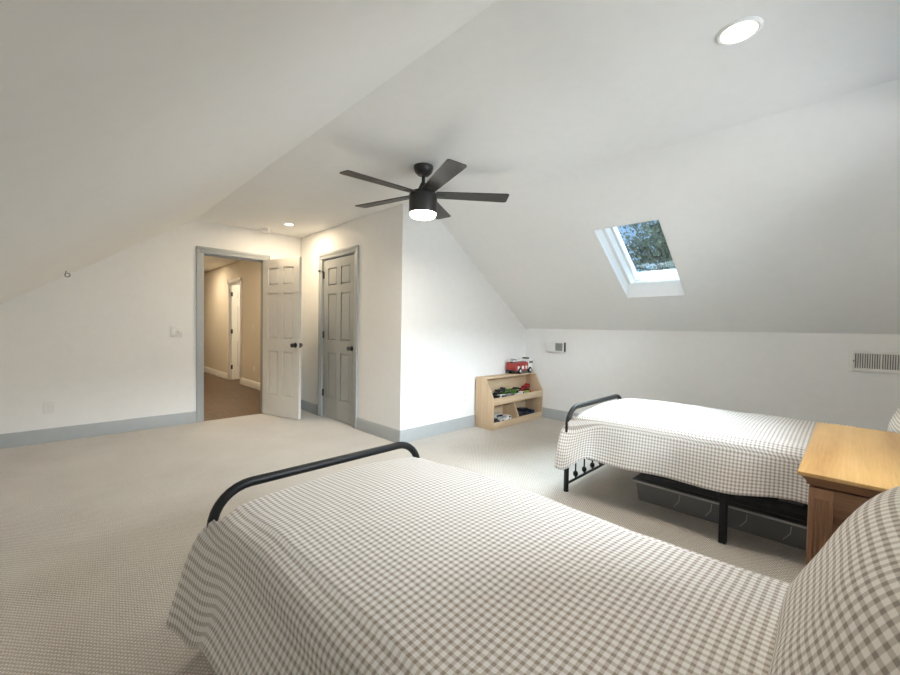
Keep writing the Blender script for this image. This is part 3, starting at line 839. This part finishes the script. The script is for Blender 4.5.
# ------------------------------------------------------------------ storage bin under the far bed
bn = thing('storage_bin', (3.16, .56, 0), 'long clear plastic storage bin on the carpet under the far bed', 'storage bin')
bx0_, bx1_, by0_, by1_, bz = 2.905, 3.42, .04, 1.055, .135
def tub(x0, x1, y0, y1, z0, z1, tp, th):
    g = G(); b2 = bmesh.new()
    def lp(x0, x1, y0, y1, z, rr):
        out = []
        for (cx, cy, a0) in ((x1 - rr, y1 - rr, 0), (x0 + rr, y1 - rr, 90), (x0 + rr, y0 + rr, 180), (x1 - rr, y0 + rr, 270)):
            for k in range(6):
                a = R(a0 + 90 * k / 5); out.append(b2.verts.new((cx + rr * math.cos(a), cy + rr * math.sin(a), z)))
        return out
    A = lp(x0 + tp, x1 - tp, y0 + tp, y1 - tp, z0, .03); B = lp(x0, x1, y0, y1, z1, .04)
    C_ = lp(x0 + th, x1 - th, y0 + th, y1 - th, z1, .036); D = lp(x0 + tp + th, x1 - tp - th, y0 + tp + th, y1 - tp - th, z0 + th, .028)
    n = len(A)
    for P_, Q in ((A, B), (B, C_), (C_, D)):
        for i in range(n): b2.faces.new((P_[i], P_[(i + 1) % n], Q[(i + 1) % n], Q[i]))
    b2.faces.new(A); b2.faces.new(D)
    bmesh.ops.recalc_face_normals(b2, faces=b2.faces)
    return g._merge(b2)
mk('tub', tub(bx0_, bx1_, by0_, by1_, .002, bz, .018, .003), M['bin'], bn, 50)
g = G()
for z, o_ in ((bz - .004, .012), ):
    g.box((bx0_ - o_, by0_ - o_, z), (bx0_ + .004, by1_ + o_, z + .012), .003); g.box((bx1_ - .004, by0_ - o_, z), (bx1_ + o_, by1_ + o_, z + .012), .003)
    g.box((bx0_, by0_ - o_, z), (bx1_, by0_ + .004, z + .012), .003); g.box((bx0_, by1_ - .004, z), (bx1_, by1_ + o_, z + .012), .003)
mk('rim', g, M['binrim'], bn)
g = G(); g.box((bx0_ - .010, by0_ - .010, bz + .009), (bx1_ + .010, by1_ + .010, bz + .016), .003); g.box((bx0_ + .04, by0_ + .04, bz + .014), (bx1_ - .04, by1_ - .04, bz + .022), .004)
mk('lid', g, M['binlid'], bn)
for y in (.80, .62, .44, .24):
    g = G(); g.tube([(bx0_ + .012, y, .03), (bx0_ + .004, y - .03, .075), (bx0_ - .0005, y - .035, .12)], .0022, 6); mk('rib', g, M['binrim'], bn)
for k, (ya, yb) in enumerate(((.09, .36), (.40, .68), (.71, 1.0))):
    tag(mk('folded_blanket', G().box((2.95, ya, .006), (3.37, yb, .085 + .012 * k), .02, seg=3), M['linen'], origin=(3.16, (ya + yb) / 2, .006)),
        ['dark folded blanket in the clear bin nearest the nightstand', 'dark folded blanket in the middle of the clear bin', 'dark folded blanket at the foot end of the clear bin'][k], 'blanket', 'blankets in the clear bin')

# ------------------------------------------------------------------ toy shelf
QX0, QX1, QYB, QYF = 3.625, 4.682, 3.195, 2.918
sh = thing('toy_shelf', ((QX0 + QX1) / 2, (QYB + QYF) / 2, 0), 'light wood toy organizer with slanted bins in the corner', 'toy shelf')
side = [(QYB, 0), (QYF, 0), (QYF, .295), (QYF + .004, .372), (QYF + .125, .604), (QYB, .604)]
tb = .018
for x in (QX0, QX1 - tb):
    mk('side_panel', G().prism(side, x, x + tb, 'x', .0015), M['maplez'], sh)
mk('top_panel', G().box((QX0 + tb, QYF + .122, .586), (QX1 - tb, QYB, .604), .0015), M['maple'], sh)
mk('back_panel', G().box((QX0 + tb, QYB - .012, .0), (QX1 - tb, QYB, .586)), M['maple'], sh)
mk('shelf', G().box((QX0 + tb, QYF + .012, .288), (QX1 - tb, QYB - .012, .322)), M['maple'], sh)
mk('bin_front', G().box((QX0 + tb, QYF, .288), (QX1 - tb, QYF + .014, .372), .0015), M['maple'], sh)
mk('bottom_panel', G().box((QX0 + tb, QYF + .012, .03), (QX1 - tb, QYB - .012, .045)), M['maple'], sh)
mk('bin_front', G().box((QX0 + tb, QYF, 0), (QX1 - tb, QYF + .014, .085), .0015), M['maple'], sh)
xm = (QX0 + QX1) / 2 + .0
mk('divider', G().prism([(QYB - .012, .045), (QYF + .012, .045), (QYF + .012, .085), (QYF + .105, .29), (QYB - .012, .29)], xm - tb / 2, xm + tb / 2, 'x'), M['maplez'], sh)

def toy_car(label, c, L, yaw, mat, style=0, roof=None, pitch=0, group='toys in the toy shelf'):
    t = thing('toy_car' if style < 2 else 'toy_truck', c, label, 'toy', yaw, group)
    t.rotation_euler = (0, pitch, yaw)
    W = L * .46; H = L * (.36 if style == 0 else .46)
    if style == 0:
        prof = [(-.5, .12), (.5, .12), (.5, .3), (.42, .36), (.22, .40), (.08, .68), (-.26, .70), (-.42, .42), (-.5, .40)]
    elif style == 1:
        prof = [(-.5, .12), (.5, .12), (.5, .45), (.26, .5), (.18, .9), (-.48, .92), (-.5, .5)]
    else:
        prof = [(-.5, .14), (.5, .14), (.5, .9), (.2, .95), (.18, .55), (-.5, .55)]
    g = G(); g.prism([(x * L, z * H) for x, z in prof], -W / 2, W / 2, 'y', L * .018); mk('toy_body', g, mat, t, 40, local=True)
    g = G()
    if style == 0: g.prism([(.17 * L, .42 * H), (.07 * L, .64 * H), (-.24 * L, .66 * H), (-.34 * L, .44 * H)], -W / 2 - L * .004, W / 2 + L * .004, 'y')
    elif style == 1: g.prism([(.22 * L, .54 * H), (.16 * L, .84 * H), (-.42 * L, .86 * H), (-.44 * L, .54 * H)], -W / 2 - L * .004, W / 2 + L * .004, 'y')
    else: g.prism([(.46 * L, .6 * H), (.46 * L, .85 * H), (.26 * L, .85 * H), (.26 * L, .6 * H)], -W / 2 - L * .004, W / 2 + L * .004, 'y')
    mk('toy_window', g, M['window_dark'], t, 0, local=True)
    for sx in (-.3, .3):
        for sy in (-1, 1):
            g = G(); rr = H * .24
            y0 = sy * W / 2; g.lathe([(0, y0 - sy * .02 * L), (rr, y0 - sy * .02 * L), (rr, y0 + sy * .03 * L), (rr * .6, y0 + sy * .035 * L), (0, y0 + sy * .03 * L)], (sx * L, 0, rr), 'y', 14)
            wmesh = mk('wheel', g, M['rubber'], t, 40, local=True)
    return t
zs_ = .3225
rowF, rowB = QYF + .070, QYF + .185
upper = [('black toy truck at the left end of the upper bin, front row', 3.735, rowF, 0, .15, 12, 'black', 2), ('white toy car second from left in the upper bin, front row', 3.905, rowF, 0, .15, -8, 'white', 1),
         ('grey toy car third from left in the upper bin, front row', 4.065, rowF, 0, .14, 6, 'grey', 1), ('white toy truck just left of the lime truck in the upper bin', 4.225, rowF, 0, .15, -5, 'white', 2),
         ('lime green toy truck in the front row of the upper bin', 4.385, rowF, 0, .14, 8, 'lime', 2), ('orange toy car at the right end of the upper bin, front row', 4.57, rowF, 0, .15, 4, 'orange', 0),
         ('black toy car in the back left of the upper bin', 3.76, rowB, 0, .16, -6, 'black', 1), ('black toy car behind the white car in the upper bin', 3.945, rowB, 0, .16, 5, 'black', 1),
         ('dark green toy car behind the middle of the upper bin', 4.135, rowB, 0, .16, 0, 'green', 1), ('green toy truck behind the lime truck in the upper bin', 4.33, rowB, 0, .16, 7, 'green', 1),
         ('red toy car in the back right of the upper bin', 4.54, rowB, 0, .17, -5, 'red', 1),
         ('white toy car stacked on the black car at back left of the upper bin', 3.80, rowB, 1, .12, 20, 'white', 0), ('black toy truck stacked on the back row of the upper bin', 3.985, rowB, 1, .13, -12, 'black', 2),
         ('green toy car stacked on the dark green one in the upper bin', 4.16, rowB, 1, .12, 14, 'green', 0), ('dark toy car stacked left of the red toys in the upper bin', 4.335, rowB, 1, .12, -8, 'black', 0),
         ('red toy truck stacked on the red car at the right of the upper bin', 4.55, rowB, 1, .13, 10, 'red', 2)]
for lb, x, y, lvl, L, yaw, cn, st_ in upper:
    toy_car(lb, (x, y, zs_ + .002 + lvl * .0705), L, R(yaw), TC[cn], st_, group='toys in the upper bin')
zf = .0465
for lb, x, y, L, yaw, cn, st_ in [('black toy car at the left of the lower left bin', 3.74, QYF + .085, .17, 8, 'black', 1), ('white toy truck at the front of the lower left bin', 3.935, QYF + .080, .18, -6, 'white', 2),
                          ('grey toy car behind the black one in the lower left bin', 3.76, QYF + .195, .19, 6, 'grey', 1), ('white toy car in the back of the lower left bin', 3.97, QYF + .195, .18, -4, 'white', 1),
                          ('navy toy car at the left of the lower right bin', 4.265, QYF + .085, .17, 10, 'navy', 1), ('navy toy truck in the front middle of the lower right bin', 4.46, QYF + .085, .18, -6, 'navy', 2),
                          ('black toy car behind the navy car in the lower right bin', 4.30, QYF + .20, .19, 4, 'black', 1), ('black toy truck at the back right of the lower right bin', 4.53, QYF + .20, .19, -5, 'black', 1)]:
    toy_car(lb, (x, y, zf), L, R(yaw), TC[cn], st_, group='toys in the lower bins')

# fire truck on top
FT = thing('toy_fire_truck', (4.42, 3.118, .604), 'red and white toy fire truck on top of the toy shelf', 'toy truck', R(2))
L = .30; W = .115
def loc(name, g, mat, parent=FT, lab=None, sm=40):
    g.xform(Matrix.Scale(1.36, 4))
    o = mk(name, g, mat, parent, sm, local=True)
    if lab: o['label'] = lab
    return o
body = loc('truck_body', G().prism([(-.15, .03), (.065, .03), (.065, .105), (.03, .115), (-.15, .105)], -W / 2, W / 2, 'y', .004), TC['crimson'], FT, 'dark red truck body')
loc('cab', G().prism([(.062, .03), (.15, .03), (.15, .075), (.135, .135), (.062, .138)], -W / 2 - .002, W / 2 + .002, 'y', .005), TC['white'], FT, 'white truck cab')
loc('bumper', G().box((-.155, -W / 2 + .005, .022), (.156, W / 2 - .005, .04), .004), TC['black'])
g = G()
for x in (.078, .10, .122): g.box((x, -W / 2 - .004, .095), (x + .016, W / 2 + .004, .118), .001)
loc('cab_window', g, M['window_dark'])
g = G()
for x in (-.105, -.03, .03): g.box((x - .018, -W / 2 - .003, .045), (x + .012, W / 2 + .003, .075), .002)
loc('locker_door', g, TC['white'], body, 'white locker door')
g = G()
for y in (-.028, .028): g.box((-.155, y - .004, .118), (.075, y + .004, .130), .001)
for k in range(9): g.box((-.145 + k * .026, -.028, .120), (-.139 + k * .026, .028, .127))
loc('ladder', g, TC['white'])
loc('light_bar', G().box((.095, -.035, .136), (.115, .035, .150), .003), TC['black'])
loc('hose_reel', G().cyl((-.11, 0, .125), .018, -.022, .022, 'y', 16), TC['grey'])
for x in (-.085, .09):
    for s in (-1, 1):
        g = G(); y0 = s * W / 2
        g.lathe([(0, y0 - s * .012), (.028, y0 - s * .012), (.030, y0 - s * .006), (.030, y0 + s * .006), (.024, y0 + s * .009), (0, y0 + s * .008)], (x, 0, .030), 'y', 18)
        w_ = loc('wheel', g, M['rubber'])
        g = G(); g.cyl((x, 0, .030), .0135, y0 + s * .006, y0 + s * .0105, 'y', 14); loc('hub_cap', g, TC['white'], w_)

# ------------------------------------------------------------------ outside the skylight
struct('ground', G().box((5.5, -20, -3.2), (45, 45, -3.0)), M['grass'], 'lawn far below outside the skylight', 'ground', smooth=0)
def tree(label, x, y, zc, rad, mat, nleaf, seed, leaf=.11):
    rnd = random.Random(seed)
    t = thing('tree', (x, y, -3.0), label, 'tree', group=None)
    g = G(); top = zc + rad * .5
    g.tube([(x, y, -3.0), (x + .1, y - .05, -1), (x - .05, y + .1, zc - rad * .6), (x, y, top)], [.22, .18, .13, .03], 10)
    mk('trunk', g, M['bark'], t)
    g = G(); tips = []
    for k in range(26):
        a = rnd.uniform(0, 2 * math.pi); e = rnd.uniform(-.5, 1.2); ln = rad * rnd.uniform(.55, 1.0)
        b0 = Vector((x, y, zc + rnd.uniform(-.5, .35) * rad))
        tip = Vector((x, y, zc)) + Vector((math.cos(a) * math.cos(e), math.sin(a) * math.cos(e), math.sin(e))) * ln
        mid = b0.lerp(tip, .5) + Vector((0, 0, .12))
        g.tube([b0, mid, tip], [.035, .022, .006], 5); tips += [tip, mid]
    mk('branch', g, M['bark'], t)
    verts = []; faces = []
    for k in range(nleaf):
        c = tips[rnd.randrange(len(tips))] + Vector((rnd.gauss(0, 1), rnd.gauss(0, 1), rnd.gauss(0, .8))) * rad * .17
        q = Vector((rnd.gauss(0, 1), rnd.gauss(0, 1), rnd.gauss(0, 1))).normalized(); p = q.orthogonal().normalized(); s = leaf * rnd.uniform(.6, 1.3)
        n0 = len(verts)
        fold = q.cross(p) * s * .18
        verts += [c - p * s, c + q.cross(p) * s * .42 , c + p * s, c - q.cross(p) * s * .42, ]
        verts[-3] = verts[-3] + q * s * .12; verts[-1] = verts[-1] + q * s * .12
        faces += [(n0, n0 + 1, n0 + 2), (n0, n0 + 2, n0 + 3)]
    me = bpy.data.meshes.new('foliage'); me.from_pydata([v - Vector((x, y, -3.0)) for v in verts], [], faces); me.materials.append(mat)
    o = bpy.data.objects.new('foliage', me); COL.objects.link(o); o.parent = t
    return t
tree('large leafy tree filling most of the skylight view', 13.2, 4.1, 3.6, 1.5, M['leaf'], 6500, 3, .062)
tree('olive brown tree at the upper left of the skylight view', 18.5, 9.3, 4.2, 1.6, M['leaf2'], 4500, 8, .075)
tree('distant dull green tree low in the skylight view', 23, 7.0, 3.6, 1.5, M['leaf'], 2500, 12, .09)

# ------------------------------------------------------------------ light
w = bpy.data.worlds.new('sky'); SC.world = w; w.use_nodes = True
bg = w.node_tree.nodes['Background']
bg.inputs['Color'].default_value = (.46, .68, 1.0, 1); bg.inputs['Strength'].default_value = .75
lamp('window_daylight', 'AREA', (1.4, -6.2, 3.85), 1500, (.82, .91, 1), 6.5, (R(70), 0, 0), None, .9)
lamp('window_fill_low', 'AREA', (1.4, -6.2, 2.1), 380, (.90, .95, 1), 6.0, (R(88), 0, 0), None, 2.4)  # added fill lamp outside the rear window, lifts the room's ambient level
lamp('ceiling_fill', 'AREA', (1.6, -12, -3.0), 1500, (.97, .98, 1), 14.0, (R(110), 0, 0), None, 3.0)  # unseen lamp added to brighten the ceiling from below through the rear window
lamp('skylight_daylight', 'AREA', (6.1, 1.6, 5.4), 1900, (.84, .92, 1), 3.2, (0, R(33), 0), None, 3.2)
sun = bpy.data.lights.new('sun', 'SUN'); sun.energy = 1.2; sun.angle = R(2); sun.color = (1, .95, .88)
so = bpy.data.objects.new('sun', sun); COL.objects.link(so); so.rotation_euler = (R(50), 0, R(160))
lamp('downlight_lamp', 'AREA', (2.012, .364, ZC - .012), 10, (1, .88, .72), .11)
lamp('downlight_lamp', 'AREA', (2.057, 4.913, ZC - .012), 9, WARM, .10)
lamp('fan_lamp', 'AREA', (FX, FY, 2.03), 9, (1, .90, .77), .18)
lamp('hall_lamp', 'AREA', (1.92, 6.75, HZ - .012), 12, (1, .80, .55), .10)
lamp('hall_lamp', 'AREA', (1.92, 9.9, HZ - .012), 17, (1, .80, .55), .10)
lamp('room_lamp', 'POINT', (3.25, 8.6, 2.1), 10, (1, .85, .62), .1)

# ------------------------------------------------------------------ camera
H = 1.195
yaw, pitch, roll = R(44.793), R(-1.4171), R(-.9175)
fwd = Vector((math.sin(yaw) * math.cos(pitch), math.cos(yaw) * math.cos(pitch), math.sin(pitch)))
r0 = Vector((math.cos(yaw), -math.sin(yaw), 0)); d0 = fwd.cross(r0)
rr = r0 * math.cos(roll) + d0 * math.sin(roll); dd = -r0 * math.sin(roll) + d0 * math.cos(roll)
cam = bpy.data.cameras.new('camera'); co = bpy.data.objects.new('camera', cam); COL.objects.link(co)
mw = Matrix((rr, -dd, -fwd)).transposed().to_4x4(); mw.translation = (0, 0, H)
co.matrix_world = mw
cam.sensor_width = 36; cam.lens = 398.78 * 36 / 900; cam.clip_start = .02; cam.clip_end = 200
SC.camera = co
SC.view_settings.view_transform = 'Standard'; SC.view_settings.look = 'None'
SC.view_settings.gamma = 1; SC.view_settings.use_curve_mapping = False
SC.view_settings.exposure = .52
SC.cycles.use_denoising = True
SC.cycles.max_bounces = 12; SC.cycles.diffuse_bounces = 8; SC.cycles.transparent_max_bounces = 12
SC.cycles.sample_clamp_indirect = 6
SC.cycles.caustics_reflective = False; SC.cycles.caustics_refractive = False
